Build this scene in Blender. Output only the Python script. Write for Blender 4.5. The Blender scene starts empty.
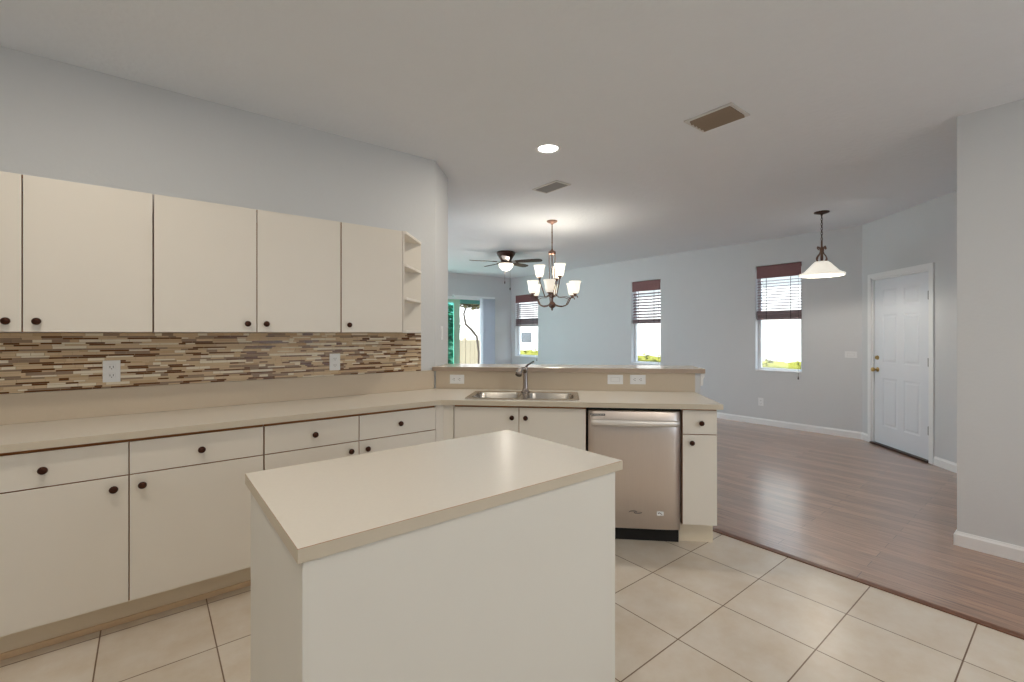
import bpy, bmesh, math, random
from mathutils import Vector, Matrix
PI = math.pi
R = math.radians
random.seed(7)
S = bpy.context.scene
COL = S.collection
# ---------------------------------------------------------------- camera, world, sun, exposure
H = 2.745
cam_d = bpy.data.cameras.new('camera')
cam = bpy.data.objects.new('camera', cam_d)
COL.objects.link(cam)
cam.location = (0, 0, 1.355)
cam.rotation_euler = (PI/2, 0, R(51.5-90))
cam_d.sensor_width = 36
cam_d.lens = 458/1024*36
cam_d.shift_y = -7.5/1024
cam_d.clip_start = 0.02
S.camera = cam
w = bpy.data.worlds.new('sky'); S.world = w; w.use_nodes = True
wn = w.node_tree.nodes; wn.clear()
wo = wn.new('ShaderNodeOutputWorld'); wb = wn.new('ShaderNodeBackground')
wb.inputs[0].default_value = (0.76, 0.88, 1.0, 1); wb.inputs[1].default_value = 2.4
w.node_tree.links.new(wb.outputs[0], wo.inputs[0])
sun_d = bpy.data.lights.new('sun', 'SUN'); sun_d.energy = 7.0; sun_d.angle = R(1); sun_d.color = (1, .95, .88)
sun = bpy.data.objects.new('sun', sun_d); COL.objects.link(sun)
sun.location = (2, 5, 12)
sun.rotation_euler = Vector((.5, -.15, -.85)).to_track_quat('-Z', 'Y').to_euler()
S.view_settings.view_transform = 'Standard'
S.view_settings.look = 'None'
S.view_settings.gamma = 1
S.view_settings.use_curve_mapping = False
S.view_settings.exposure = 0.45
try:
    S.cycles.use_denoising = True
    S.cycles.max_bounces = 10
    S.cycles.diffuse_bounces = 6
    S.cycles.sample_clamp_indirect = 6
    S.cycles.caustics_reflective = False
    S.cycles.caustics_refractive = False
except Exception:
    pass

def portal(loc, rot, sx, sy):
    d = bpy.data.lights.new('window_daylight', 'AREA'); d.shape = 'RECTANGLE'; d.size = sx; d.size_y = sy
    d.cycles.is_portal = True
    o = bpy.data.objects.new('window_daylight', d); o.location = loc; o.rotation_euler = rot
    COL.objects.link(o)
portal((2.3, -2.99, 1.5), (-PI/2, 0, 0), 2.0, 1.6)  # this and the next two serve the added unseen windows
portal((1.97, 6.4, 1.25), (PI/2, 0, -PI/2), 3.6, 2.3)
portal((3.2, 9.21, 1.25), (PI/2, 0, PI), 1.4, 2.3)
for yc, wy in ((2.805, .62), (5.065, .63), (8.455, .88)):
    portal((7.33, yc, 1.575), (PI/2, 0, PI/2), wy, 1.55)
portal((5.35, 9.21, 1.1), (PI/2, 0, PI), 2.4, 2.2)

# ---------------------------------------------------------------- materials
MATS = {}
def _new(name):
    m = bpy.data.materials.new(name); m.use_nodes = True
    nt = m.node_tree
    return m, nt, nt.nodes['Principled BSDF']
def srgb(r, g, b):
    f = lambda c: (c/255/12.92) if c/255 <= .04045 else ((c/255+.055)/1.055)**2.4
    return (f(r), f(g), f(b), 1)
def mat(name, col, rough=.5, metal=0, bump=0, bscale=60, var=0, vscale=6, emis=None, estr=0, coat=0, stretch=None):
    m, nt, p = _new(name)
    p.inputs['Base Color'].default_value = col
    p.inputs['Roughness'].default_value = rough
    p.inputs['Metallic'].default_value = metal
    if coat: p.inputs['Coat Weight'].default_value = coat
    if emis:
        p.inputs['Emission Color'].default_value = emis; p.inputs['Emission Strength'].default_value = estr
    tc = nt.nodes.new('ShaderNodeTexCoord')
    vec = tc.outputs['Object']
    if stretch:
        mp = nt.nodes.new('ShaderNodeMapping'); mp.inputs['Scale'].default_value = stretch
        nt.links.new(vec, mp.inputs['Vector']); vec = mp.outputs['Vector']
    if bump:
        n = nt.nodes.new('ShaderNodeTexNoise'); n.inputs['Scale'].default_value = bscale; n.inputs['Detail'].default_value = 3
        nt.links.new(vec, n.inputs['Vector'])
        b = nt.nodes.new('ShaderNodeBump'); b.inputs['Strength'].default_value = bump; b.inputs['Distance'].default_value = .004
        nt.links.new(n.outputs['Fac'], b.inputs['Height']); nt.links.new(b.outputs['Normal'], p.inputs['Normal'])
    # every material keeps a faint procedural variation of its colour
    v = var or .015
    n = nt.nodes.new('ShaderNodeTexNoise'); n.inputs['Scale'].default_value = vscale; n.inputs['Detail'].default_value = 4
    nt.links.new(vec, n.inputs['Vector'])
    mx = nt.nodes.new('ShaderNodeMix'); mx.data_type = 'RGBA'
    mx.inputs['A'].default_value = tuple(min(1, c*(1-v)) for c in col[:3])+(1,)
    mx.inputs['B'].default_value = tuple(min(1, c*(1+v)) for c in col[:3])+(1,)
    nt.links.new(n.outputs['Fac'], mx.inputs['Factor']); nt.links.new(mx.outputs['Result'], p.inputs['Base Color'])
    MATS[name] = m
    return m

wall_m = mat('wall_paint', srgb(213, 216, 219), .75, bump=.25, bscale=55)
ceil_m = mat('ceiling_knockdown', srgb(232, 237, 244), .85, bump=1.0, bscale=26)
trim_m = mat('white_trim_paint', srgb(238, 240, 242), .4)
door_m = mat('white_door_paint', srgb(228, 233, 240), .4)
cab_m = mat('cream_cabinet_laminate', srgb(228, 223, 214), .42)
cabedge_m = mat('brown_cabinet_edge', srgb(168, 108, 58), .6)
isl_m = mat('island_cabinet_panel', srgb(224, 222, 215), .5)
top_m = mat('pale_laminate_worktop', srgb(220, 215, 206), .26, var=.03, vscale=120)
topedge_m = mat('worktop_edge_band', srgb(202, 192, 174), .45)
splash_m = mat('tan_laminate_backsplash', srgb(202, 188, 168), .45, var=.03, vscale=90)
pensplash_m = splash_m
knob_m = mat('oil_rubbed_bronze', srgb(66, 38, 26), .35, .7, var=.2, vscale=80)
bronze_m = mat('antique_bronze', srgb(124, 96, 84), .35, .8, var=.25, vscale=40)
dbronze_m = mat('dark_bronze', srgb(62, 40, 30), .4, .5, var=.2, vscale=40)
steel_m = mat('brushed_steel', srgb(222, 212, 206), .36, 1, var=.04, vscale=8, stretch=(40, 40, 1), bump=.03, bscale=8)
sinksteel_m = mat('satin_sink_steel', srgb(200, 196, 190), .22, 1, var=.04)
chrome_m = mat('brushed_nickel', srgb(170, 160, 155), .22, 1)
black_m = mat('black_plastic', srgb(14, 12, 12), .6)
plate_m = mat('white_plastic', srgb(236, 238, 240), .35)
dark_m = mat('dark_slot', srgb(50, 48, 46), .6)
brass_m = mat('brass', srgb(190, 160, 100), .3, .9)
hinge_m = mat('grey_hinge_metal', srgb(105, 105, 110), .45, .5)
vinyl_m = mat('white_vinyl', srgb(240, 244, 248), .4)
vent_m = mat('white_vent_enamel', srgb(212, 212, 212), .5)
brownvent_m = mat('dusty_brown_louver', srgb(150, 134, 118), .7)
greyvent_m = mat('grey_louver', srgb(150, 150, 150), .7)
blind_m = mat('brown_blind_slat', srgb(136, 116, 120), .5, var=.15, vscale=20, stretch=(1, 1, 12))
valance_m = mat('red_brown_blind_valance', srgb(128, 84, 84), .5, var=.35, vscale=20, stretch=(4, 1, 20))
cord_m = mat('blind_cord', srgb(70, 62, 66), .8)
grass_m = mat('lawn_grass', srgb(112, 140, 60), .9, bump=.5, bscale=50, var=.4, vscale=30)
hedge_m = mat('yellow_green_leaf', srgb(116, 118, 30), .8, var=.4, vscale=25)
leaf_m = mat('dark_green_leaf', srgb(60, 110, 80), .7, var=.4, vscale=15)
bark_m = mat('grey_bark', srgb(80, 72, 64), .9, var=.3, vscale=15)
stucco_m = mat('pale_stucco', srgb(206, 206, 204), .9, bump=.3)
fence_m = mat('cream_vinyl_fence', srgb(172, 162, 138), .7)
teal_m = mat('teal_painted_aluminium', srgb(96, 160, 150), .5)
palegreen_m = mat('pale_green_frame', srgb(176, 214, 190), .5)
roof_m = mat('grey_roof_shingle', srgb(120, 112, 106), .9, var=.3, vscale=20)
strip_m = mat('wood_transition_strip', srgb(112, 72, 50), .4, var=.2, vscale=20)
vblind_m = mat('vertical_blind_fabric', srgb(205, 212, 222), .7)
toe_m = mat('cream_toe_board', srgb(232, 220, 198), .5)
shoe_m = mat('tan_shoe_moulding', srgb(208, 182, 150), .5)

def glass(name, tint, refl=.08):
    m, nt, p = _new(name)
    nt.nodes.remove(p)
    out = nt.nodes['Material Output']
    t = nt.nodes.new('ShaderNodeBsdfTransparent'); t.inputs[0].default_value = tint
    g = nt.nodes.new('ShaderNodeBsdfGlossy'); g.inputs['Roughness'].default_value = .02
    x = nt.nodes.new('ShaderNodeMixShader'); fr = nt.nodes.new('ShaderNodeValue'); fr.outputs[0].default_value = .05
    nt.links.new(fr.outputs[0], x.inputs[0]); nt.links.new(t.outputs[0], x.inputs[1]); nt.links.new(g.outputs[0], x.inputs[2])
    nt.links.new(x.outputs[0], out.inputs[0])
    return m
pane_m = glass('window_glass', (.97, .98, .98, 1))
tealpane_m = glass('teal_tinted_glass', (.42, .80, .76, 1))

def lampglass(name, col, strength):
    m = mat(name, (.95, .92, .85, 1), .3, emis=col, estr=strength)
    return m
shade_m = lampglass('lit_frosted_glass', (1, .90, .72, 1), .7)
unlit_m = lampglass('dim_frosted_glass', (1, .9, .74, 1), .38)
pend_m = lampglass('lit_alabaster_glass', (1, .93, .80, 1), .45)
bowl_m = lampglass('lit_bowl_glass', (1, .93, .78, 1), 1.2)
led_m = lampglass('recessed_lens', (1, .98, .95, 1), 6)

# floor tile: square porcelain on a grid parallel to the left wall
def tile_mat():
    m, nt, p = _new('beige_porcelain_tile')
    L = nt.links.new
    tc = nt.nodes.new('ShaderNodeTexCoord')
    mp = nt.nodes.new('ShaderNodeMapping'); mp.vector_type = 'POINT'
    mp.inputs['Location'].default_value = (-.234+.4013*20, -.726+.4045*20, 0)
    L(tc.outputs['Object'], mp.inputs['Vector'])
    b = nt.nodes.new('ShaderNodeTexBrick'); b.offset = 0; b.squash = 1; b.offset_frequency = 2
    b.inputs['Scale'].default_value = 1; b.inputs['Brick Width'].default_value = .4013; b.inputs['Row Height'].default_value = .4045
    b.inputs['Mortar Size'].default_value = .0028; b.inputs['Mortar Smooth'].default_value = .1; b.inputs['Bias'].default_value = 0
    b.inputs['Color1'].default_value = srgb(222, 215, 205); b.inputs['Color2'].default_value = srgb(214, 206, 195)
    b.inputs['Mortar'].default_value = srgb(122, 100, 80)
    L(mp.outputs[0], b.inputs['Vector'])
    n = nt.nodes.new('ShaderNodeTexNoise'); n.inputs['Scale'].default_value = 5; n.inputs['Detail'].default_value = 8; n.inputs['Roughness'].default_value = .65
    L(tc.outputs['Object'], n.inputs['Vector'])
    r = nt.nodes.new('ShaderNodeValToRGB'); r.color_ramp.elements[0].position = .35; r.color_ramp.elements[1].position = .68
    r.color_ramp.elements[0].color = (.86, .79, .70, 1); r.color_ramp.elements[1].color = (1.0, 1.0, 1.0, 1)
    L(n.outputs['Fac'], r.inputs[0])
    x = nt.nodes.new('ShaderNodeMix'); x.data_type = 'RGBA'; x.blend_type = 'MULTIPLY'; x.inputs['Factor'].default_value = .8
    L(b.outputs['Color'], x.inputs['A']); L(r.outputs[0], x.inputs['B']); L(x.outputs['Result'], p.inputs['Base Color'])
    bp = nt.nodes.new('ShaderNodeBump'); bp.inputs['Strength'].default_value = .4; bp.inputs['Distance'].default_value = .003; bp.invert = True
    L(b.outputs['Fac'], bp.inputs['Height']); L(bp.outputs[0], p.inputs['Normal'])
    p.inputs['Roughness'].default_value = .28
    return m
tile_m = tile_mat()

def wood_mat():
    m, nt, p = _new('brown_wood_laminate')
    L = nt.links.new
    tc = nt.nodes.new('ShaderNodeTexCoord')
    mp = nt.nodes.new('ShaderNodeMapping'); mp.inputs['Rotation'].default_value = (0, 0, PI/2)
    mp.inputs['Location'].default_value = (20, 20, 0)
    L(tc.outputs['Object'], mp.inputs['Vector'])
    b = nt.nodes.new('ShaderNodeTexBrick'); b.offset = .37; b.offset_frequency = 2
    b.inputs['Scale'].default_value = 1; b.inputs['Brick Width'].default_value = 1.2; b.inputs['Row Height'].default_value = .095
    b.inputs['Mortar Size'].default_value = .0012; b.inputs['Bias'].default_value = 0
    b.inputs['Color1'].default_value = srgb(182, 140, 112); b.inputs['Color2'].default_value = srgb(150, 114, 92)
    b.inputs['Mortar'].default_value = srgb(66, 42, 30)
    L(mp.outputs[0], b.inputs['Vector'])
    m2 = nt.nodes.new('ShaderNodeMapping'); m2.inputs['Scale'].default_value = (34, 2.0, 1)
    L(tc.outputs['Object'], m2.inputs['Vector'])
    n = nt.nodes.new('ShaderNodeTexNoise'); n.inputs['Scale'].default_value = 2.2; n.inputs['Detail'].default_value = 6; n.inputs['Distortion'].default_value = .6
    L(m2.outputs[0], n.inputs['Vector'])
    r = nt.nodes.new('ShaderNodeValToRGB'); r.color_ramp.elements[0].position = .3; r.color_ramp.elements[1].position = .7
    r.color_ramp.elements[0].color = (.55, .48, .44, 1); r.color_ramp.elements[1].color = (1.25, 1.2, 1.15, 1)
    L(n.outputs['Fac'], r.inputs[0])
    x = nt.nodes.new('ShaderNodeMix'); x.data_type = 'RGBA'; x.blend_type = 'MULTIPLY'; x.inputs['Factor'].default_value = .85
    L(b.outputs['Color'], x.inputs['A']); L(r.outputs[0], x.inputs['B']); L(x.outputs['Result'], p.inputs['Base Color'])
    bp = nt.nodes.new('ShaderNodeBump'); bp.inputs['Strength'].default_value = .12; bp.inputs['Distance'].default_value = .002
    L(n.outputs['Fac'], bp.inputs['Height']); L(bp.outputs[0], p.inputs['Normal'])
    p.inputs['Roughness'].default_value = .3
    p.inputs['Coat Weight'].default_value = 1; p.inputs['Coat Roughness'].default_value = .22; p.inputs['Coat IOR'].default_value = 2.3
    return m
wood_m = wood_mat()

# ---------------------------------------------------------------- mesh helpers
class MB:
    def __init__(s): s.bm = bmesh.new()
    def _mi(s, faces, mi, smooth=False):
        for f in faces:
            f.material_index = mi; f.smooth = smooth
    def box(s, x0, x1, y0, y1, z0, z1, bev=0, mi=0, rot=None, front=None):
        """front=(axis char, material index): recolour the face looking to that side"""
        m = Matrix.Translation(((x0+x1)/2, (y0+y1)/2, (z0+z1)/2))
        if rot: m = m @ rot
        m = m @ Matrix.Diagonal((abs(x1-x0), abs(y1-y0), abs(z1-z0), 1))
        g = bmesh.ops.create_cube(s.bm, size=1, matrix=m)
        fs = list({f for v in g['verts'] for f in v.link_faces})
        s._mi(fs, mi)
        if bev:
            es = list({e for v in g['verts'] for e in v.link_edges})
            r = bmesh.ops.bevel(s.bm, geom=es, offset=bev, segments=2, profile=.6, affect='EDGES')
            s._mi(r['faces'], mi)
        return s
    def prism(s, pts, z0, z1, mi=0, holes=(), side_mi=None):
        bm = s.bm
        edges = []
        for loop in [pts]+list(holes):
            vs = [bm.verts.new((p[0], p[1], z1)) for p in loop]
            edges += [bm.edges.new((vs[i], vs[(i+1) % len(vs)])) for i in range(len(vs))]
        if not holes:
            top = [bm.faces.new([v for v in vs])]
        else:
            g = bmesh.ops.triangle_fill(bm, use_beauty=True, edges=edges)
            top = [f for f in g['geom'] if isinstance(f, bmesh.types.BMFace)]
        bmesh.ops.recalc_face_normals(bm, faces=top)
        if top[0].normal.z < 0: bmesh.ops.reverse_faces(bm, faces=top)
        g = bmesh.ops.extrude_face_region(bm, geom=top)
        nv = [v for v in g['geom'] if isinstance(v, bmesh.types.BMVert)]
        for v in nv: v.co.z = z0
        allf = {f for v in nv for f in v.link_faces} | set(top)
        s._mi(allf, mi)
        if side_mi is not None:
            bm.normal_update()
            s._mi([f for f in allf if abs(f.normal.z) < .5], side_mi)
        bmesh.ops.recalc_face_normals(bm, faces=list(allf))
        return s
    def loft(s, rings, mi=0, cap0=False, cap1=False, smooth=True):
        rs = [[s.bm.verts.new(p) for p in r] for r in rings]
        fs = []
        for a, b in zip(rs, rs[1:]):
            n = len(a)
            for i in range(n):
                fs.append(s.bm.faces.new((a[i], a[(i+1) % n], b[(i+1) % n], b[i])))
        if cap0: fs.append(s.bm.faces.new(rs[0][::-1]))
        if cap1: fs.append(s.bm.faces.new(rs[-1]))
        s._mi(fs, mi, smooth)
        return s
    def lathe(s, prof, c=(0, 0, 0), seg=24, mi=0, M=None, closed=False):
        M = M or Matrix()
        rings = []
        for r, z in prof:
            r = max(r, .0004)
            rings.append([M @ Vector((r*math.cos(2*PI*i/seg), r*math.sin(2*PI*i/seg), z)) + Vector(c) for i in range(seg)])
        return s.loft(rings, mi, cap0=not closed, cap1=not closed)
    def tube(s, pts, r, seg=10, mi=0, cap=True):
        pts = [Vector(p) for p in pts]
        rr = r if isinstance(r, (list, tuple)) else [r]*len(pts)
        rings = []
        up = None
        for i, p in enumerate(pts):
            t = (pts[min(i+1, len(pts)-1)]-pts[max(i-1, 0)]).normalized()
            if up is None:
                up = Vector((0, 0, 1)) if abs(t.z) < .9 else Vector((1, 0, 0))
            a = t.cross(up).normalized(); b = a.cross(t).normalized(); up = b
            rings.append([p+(a*math.cos(2*PI*k/seg)+b*math.sin(2*PI*k/seg))*rr[i] for k in range(seg)])
        return s.loft(rings, mi, cap, cap)
    def torus(s, c, R_, r, M=None, mi=0, seg=14, rs=6):
        M = M or Matrix()
        rings = []
        for i in range(seg+1):
            a = 2*PI*i/seg
            rings.append([Vector(c)+M @ Vector(((R_+r*math.cos(2*PI*k/rs))*math.cos(a), (R_+r*math.cos(2*PI*k/rs))*math.sin(a), r*math.sin(2*PI*k/rs))) for k in range(rs)])
        return s.loft(rings, mi)
    def build(s, name, mats, parent=None, loc=None, rz=0):
        me = bpy.data.meshes.new(name)
        bmesh.ops.recalc_face_normals(s.bm, faces=s.bm.faces)
        s.bm.to_mesh(me); s.bm.free()
        for m in (mats if isinstance(mats, (list, tuple)) else [mats]): me.materials.append(m)
        o = bpy.data.objects.new(name, me); COL.objects.link(o)
        if parent: o.parent = parent
        if loc: o.location = loc
        o.rotation_euler.z = rz
        return o
def tag(o, label=None, cat=None, group=None, kind=None):
    if label: o['label'] = label
    if cat: o['category'] = cat
    if group: o['group'] = group
    if kind: o['kind'] = kind
    return o
def thing(name, label, cat, loc=(0, 0, 0), rz=0, group=None):
    o = bpy.data.objects.new(name, None); o.empty_display_size = .05
    COL.objects.link(o); o.location = loc; o.rotation_euler.z = rz
    return tag(o, label, cat, group)
def copy_tree(o, parent=None):
    c = o.copy(); COL.objects.link(c); c.parent = parent
    for ch in [x for x in COL.objects if x.parent == o]: copy_tree(ch, c)
    return c
def struct(mb, name, m, parent=None, **k):
    o = mb.build(name, m, parent, **k)
    if not parent: o['kind'] = 'structure'
    return o
def rrect(x0, x1, y0, y1, r, z=None, n=5):
    pts = []
    for cx, cy, a0 in ((x1-r, y1-r, 0), (x0+r, y1-r, PI/2), (x0+r, y0+r, PI), (x1-r, y0+r, 1.5*PI)):
        for i in range(n+1):
            a = a0+PI/2*i/n
            p = (cx+r*math.cos(a), cy+r*math.sin(a))
            pts.append(p if z is None else (p[0], p[1], z))
    return pts
Q = 1/math.sqrt(2)
def nq(n, q): return ((n+q)*Q, (n-q)*Q)       # peninsula frame -> floor plan

# ================================================================ THE SETTING
# floors
b = MB()
pA = nq(3.65, -1.1); pB = (3.05, 5.162-3.05)
b.prism([(-2.6, -2.9), (3.05, -2.9), (3.05, pB[1]), pA, (1.75, 3.3), (-2.6, 3.3)], -.06, 0)
struct(b, 'floor', tile_m)
b = MB()
b.prism([(3.05, -2.9), (4.15, -2.9), (4.15, .45), (5.9, .45), (7.25, 1.75), (7.25, 9.15), (1.95, 9.15), (1.95, 3.75), pA, pB], -.06, 0)
struct(b, 'floor_wood', wood_m)
b = MB(); b.box(3.03, 3.075, -2.9, 2.11, 0, .006, .002); struct(b, 'trim_1', strip_m)
# ceiling
b = MB(); b.prism([(-2.75, -3.05), (7.34, -3.05), (7.34, 9.22), (-2.75, 9.22)], H, H+.15); struct(b, 'ceiling', ceil_m)
# kitchen left wall and the short return at its end
b = MB(); b.prism([(-2.6, 3.27), (1.81, 3.27), (2.10, 3.56), (2.10, 3.66), (1.98, 3.66), (1.75, 3.42), (-2.6, 3.42)], 0, H)
struct(b, 'wall_left', wall_m)

# wall with openings, along one axis
def wall_open(name, axis, c0, c1, a0, a1, holes, m=wall_m):
    b = MB()
    def bx(s0, s1, z0, z1):
        if s1-s0 < 1e-4 or z1-z0 < 1e-4: return
        if axis == 'y': b.box(c0, c1, s0, s1, z0, z1)
        else: b.box(s0, s1, c0, c1, z0, z1)
    cur = a0
    for (s0, s1, z0, z1) in sorted(holes):
        bx(cur, s0, 0, H); bx(s0, s1, 0, z0); bx(s0, s1, z1, H); cur = s1
    bx(cur, a1, 0, H)
    bmesh.ops.remove_doubles(b.bm, verts=b.bm.verts, dist=1e-5)
    return struct(b, name, m)
WIN = [(2.495, 3.118, .80, 2.365), (4.75, 5.38, .79, 2.33), (8.03, 8.89, .79, 2.30)]
wall_open('wall_far', 'y', 7.17, 7.33, 1.80, 9.21, WIN)
wall_open('wall_living_end', 'x', 9.05, 9.21, 1.98, 7.17, [(2.5, 3.9, .1, 2.4), (4.15, 6.58, 0, 2.21)])  # first opening: added window, hidden from view, for more daylight
wall_open('wall_living_side', 'y', 1.98, 2.10, 3.66, 9.05, [(4.6, 8.2, .1, 2.4)])  # opening added out of sight to bring daylight into the living room
wall_open('wall_rear', 'x', -3.0, -2.88, -2.6, 4.25, [(1.3, 3.3, .7, 2.3)])  # opening added behind the camera to let in fill daylight
b = MB(); b.box(-2.72, -2.6, -3.0, 3.42, 0, H); struct(b, 'wall_behind', wall_m)
# near right wall (thick block, its face toward the kitchen)
b = MB(); b.prism([(4.06, -2.88), (4.06, .522), (5.89, .522), (5.98, .46), (4.25, .40), (4.25, -2.88)], 0, H); struct(b, 'wall_right', wall_m)
# entry wall, 45 degrees, with the door opening
de = MB()
L0, D0, D1, L1 = 0, .187, 1.095, 1.81       # along the wall from the far corner
def bxl(mb, s0, s1, z0, z1, t0=0, t1=.14, bev=0, mi=0): mb.box(s0, s1, t0, t1, z0, z1, bev, mi)
bxl(de, L0-.06, D0, 0, H); bxl(de, D0, D1, 2.03, H); bxl(de, D1, L1, 0, H)
erz = math.atan2(-Q, -Q)                      # local x runs along (-1,-1), local y points outdoors?
ex, ey = 7.17, 1.80
# local +y for a rotation of -135 deg is (Q,-Q): away from the room
struct(de, 'wall_entry', wall_m, loc=(ex, ey, 0), rz=erz)

# half wall of the peninsula
b = MB(); b.prism([nq(3.59, -1.03), nq(3.59, 1.02), nq(3.71, 1.02), nq(3.71, -1.03)], 0, 1.055)
struct(b, 'wall_peninsula', wall_m)
# crown trim at its end and back
b = MB()
pf = [(0, 1.055), (.030, 1.055), (.029, 1.03), (.020, 1.015), (.018, .985), (.016, .965), (0, .960)]
for i in range(1):
    path = [(3.59, 1.02), (3.71, 1.02), (3.71, -1.03)]
    def off(d): return [nq(3.585, 1.02+d), nq(3.71+d, 1.02+d), nq(3.71+d, -1.03)]
    rows = [[(p[0], p[1], z) for (d, z) in pf for p in [off(d)[k]]] for k in range(3)]
    b.loft(rows, 0, True, True, smooth=False)
struct(b, 'trim_2', trim_m)

# baseboards
def base_run(name, pts, h=.09, t=.014):
    """pts: floor-plan polyline along the wall, room on its right-hand side"""
    b = MB()
    P2 = [Vector(p) for p in pts]
    prof = [(0, 0), (t, 0), (t, h*.78), (t*.55, h*.9), (t*.35, h), (0, h)]
    rows = []
    for i, p in enumerate(P2):
        if 0 < i < len(P2)-1:
            d0 = (p-P2[i-1]).normalized(); d1 = (P2[i+1]-p).normalized()
            n0 = Vector((d0.y, -d0.x)); n1 = Vector((d1.y, -d1.x)); n = (n0+n1); n = n/(n.dot(n0))
        else:
            d = (P2[1]-P2[0] if i == 0 else p-P2[i-1]).normalized(); n = Vector((d.y, -d.x))
        rows.append([(p.x+n.x*o, p.y+n.y*o, z) for o, z in prof])
    b.loft(rows, 0, True, True, smooth=False)
    return struct(b, name, trim_m)
def ent(s): return (ex-Q*s, ey-Q*s)
base_run('baseboard_far', [(2.10, 3.6), (2.10, 9.05), (4.08, 9.05)])
base_run('baseboard_living', [(6.66, 9.05), (7.17, 9.05), (7.17, 1.80), ent(.187-.065)])
base_run('baseboard_entry', [ent(1.095+.065), ent(1.77)])
base_run('baseboard_right', [(5.86, .522), (4.06, .522), (4.06, -2.88)])

# ---- windows in the far wall: vinyl frame, pane, sill
for i, (y0, y1, z0, z1) in enumerate(WIN):
    wt = bpy.data.objects.new('window_%d' % (i+1), None); COL.objects.link(wt); wt['kind'] = 'structure'
    wt.location = (7.17, (y0+y1)/2, z0)
    hw = (y1-y0)/2; hh = z1-z0
    b = MB()
    x0, x1 = .09, .14; f = .04
    b.box(x0, x1, -hw, -hw+f, 0, hh, .003); b.box(x0, x1, hw-f, hw, 0, hh, .003)
    b.box(x0, x1, -hw+f, hw-f, 0, f, .003); b.box(x0, x1, -hw+f, hw-f, hh-f, hh, .003)
    b.box(x0-.005, x1-.01, -hw+f, hw-f, hh*.5-.018, hh*.5+.018, .003)
    b.build('window_frame', vinyl_m, wt)
    b = MB(); b.box(x0+.02, x0+.026, -hw+f-.005, hw-f+.005, f-.005, hh-f+.005); b.build('window_pane', pane_m, wt)
    b = MB(); b.box(-.012, x0, -hw-.0+.002, hw-.002, 0, .016, .004); b.build('window_sill', trim_m, wt)

# ---- added windows for fill daylight, unseen behind the camera and in the living room
for i, (cx_, cy_, rz_, hw, z0, hh) in enumerate(((2.3, -2.94, 0, 1.0, .7, 1.6), (3.2, 9.13, 0, .7, .1, 2.3), (2.04, 6.4, PI/2, 1.8, .1, 2.3))):
    wt = bpy.data.objects.new('window_%d' % (i+4), None); COL.objects.link(wt); wt['kind'] = 'structure'
    wt.location = (cx_, cy_, z0); wt.rotation_euler.z = rz_
    b = MB(); f = .05
    b.box(-hw, -hw+f, -.03, .03, 0, hh); b.box(hw-f, hw, -.03, .03, 0, hh); b.box(-hw+f, hw-f, -.03, .03, 0, f); b.box(-hw+f, hw-f, -.03, .03, hh-f, hh); b.box(-.03, .03, -.03, .03, f, hh-f)
    b.build('window_frame', vinyl_m, wt)

# ---- entry door
dr = bpy.data.objects.new('door_1', None); COL.objects.link(dr); dr['kind'] = 'structure'
dr.location = (ex, ey, 0); dr.rotation_euler.z = erz
b = MB(); c = .06
def casing(b, s0, s1, zt, c, t=.016):
    for (a0, a1, z0, z1) in ((s0-c, s0, 0, zt+c), (s1, s1+c, 0, zt+c), (s0, s1, zt, zt+c)):
        b.box(a0, a1, -t, 0, z0, z1, .004)
casing(b, D0, D1, 2.03, c)
b.box(D0, D0+.018, 0, .13, 0, 2.03); b.box(D1-.018, D1, 0, .13, 0, 2.03); b.box(D0+.018, D1-.018, 0, .13, 2.012, 2.03)
b.build('door_casing', trim_m, dr)
# six-panel slab; x: D0+.02 .. D1-.02 ; face at local y=.012
b = MB()
sx0, sx1, sy, sz0, sz1 = D0+.021, D1-.021, .018, .022, 2.008
W = sx1-sx0
xs = [0, .14, .14+(W-.38)/2, W-.14-(W-.38)/2, W-.14, W]
zs = [0, .22, .80, .98, 1.56, 1.66, 1.86, sz1-sz0]
vg = [[b.bm.verts.new((sx0+x, sy, sz0+z)) for x in xs] for z in zs]
panels = []
for j in range(len(zs)-1):
    for i in range(len(xs)-1):
        fc = b.bm.faces.new((vg[j][i], vg[j][i+1], vg[j+1][i+1], vg[j+1][i]))
        if i in (1, 3) and j in (1, 3, 5): panels.append(fc)
g = bmesh.ops.extrude_face_region(b.bm, geom=list(b.bm.faces))
for v in g['geom']:
    if isinstance(v, bmesh.types.BMVert): v.co.y += .04
panels = [f for f in b.bm.faces if all(abs(v.co.y-sy) < 1e-5 for v in f.verts) and f.calc_area() > .04 and
          any(abs(f.calc_center_median().x-sx0-(xs[i]+xs[i+1])/2) < 1e-3 for i in (1, 3)) and any(abs(f.calc_center_median().z-sz0-(zs[j]+zs[j+1])/2) < 1e-3 for j in (1, 3, 5))]
bmesh.ops.recalc_face_normals(b.bm, faces=b.bm.faces)
bmesh.ops.inset_individual(b.bm, faces=panels, thickness=.018, depth=-.006)
bmesh.ops.inset_individual(b.bm, faces=panels, thickness=.022, depth=0)
bmesh.ops.inset_individual(b.bm, faces=panels, thickness=.014, depth=.005)
b.build('door_slab', door_m, dr)
My = Matrix.Rotation(PI/2, 4, 'X')    # lathe axis z -> -y (into the room)
b = MB(); b.lathe([(.028, 0), (.028, .006), (.011, .01), (.011, .035), (.022, .042), (.027, .055), (.022, .068), (.001, .072)], (sx0+.055, sy, .915), 20, M=My)
tag(b.build('door_knob', brass_m, dr), 'brass door knob')
b = MB(); b.lathe([(.026, 0), (.026, .008), (.02, .016), (.001, .018)], (sx0+.055, sy, 1.06), 20, M=My)
b.box(sx0+.051, sx0+.059, sy-.03, sy-.012, 1.045, 1.075, .002)
tag(b.build('deadbolt', brass_m, dr), 'brass deadbolt')
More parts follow.
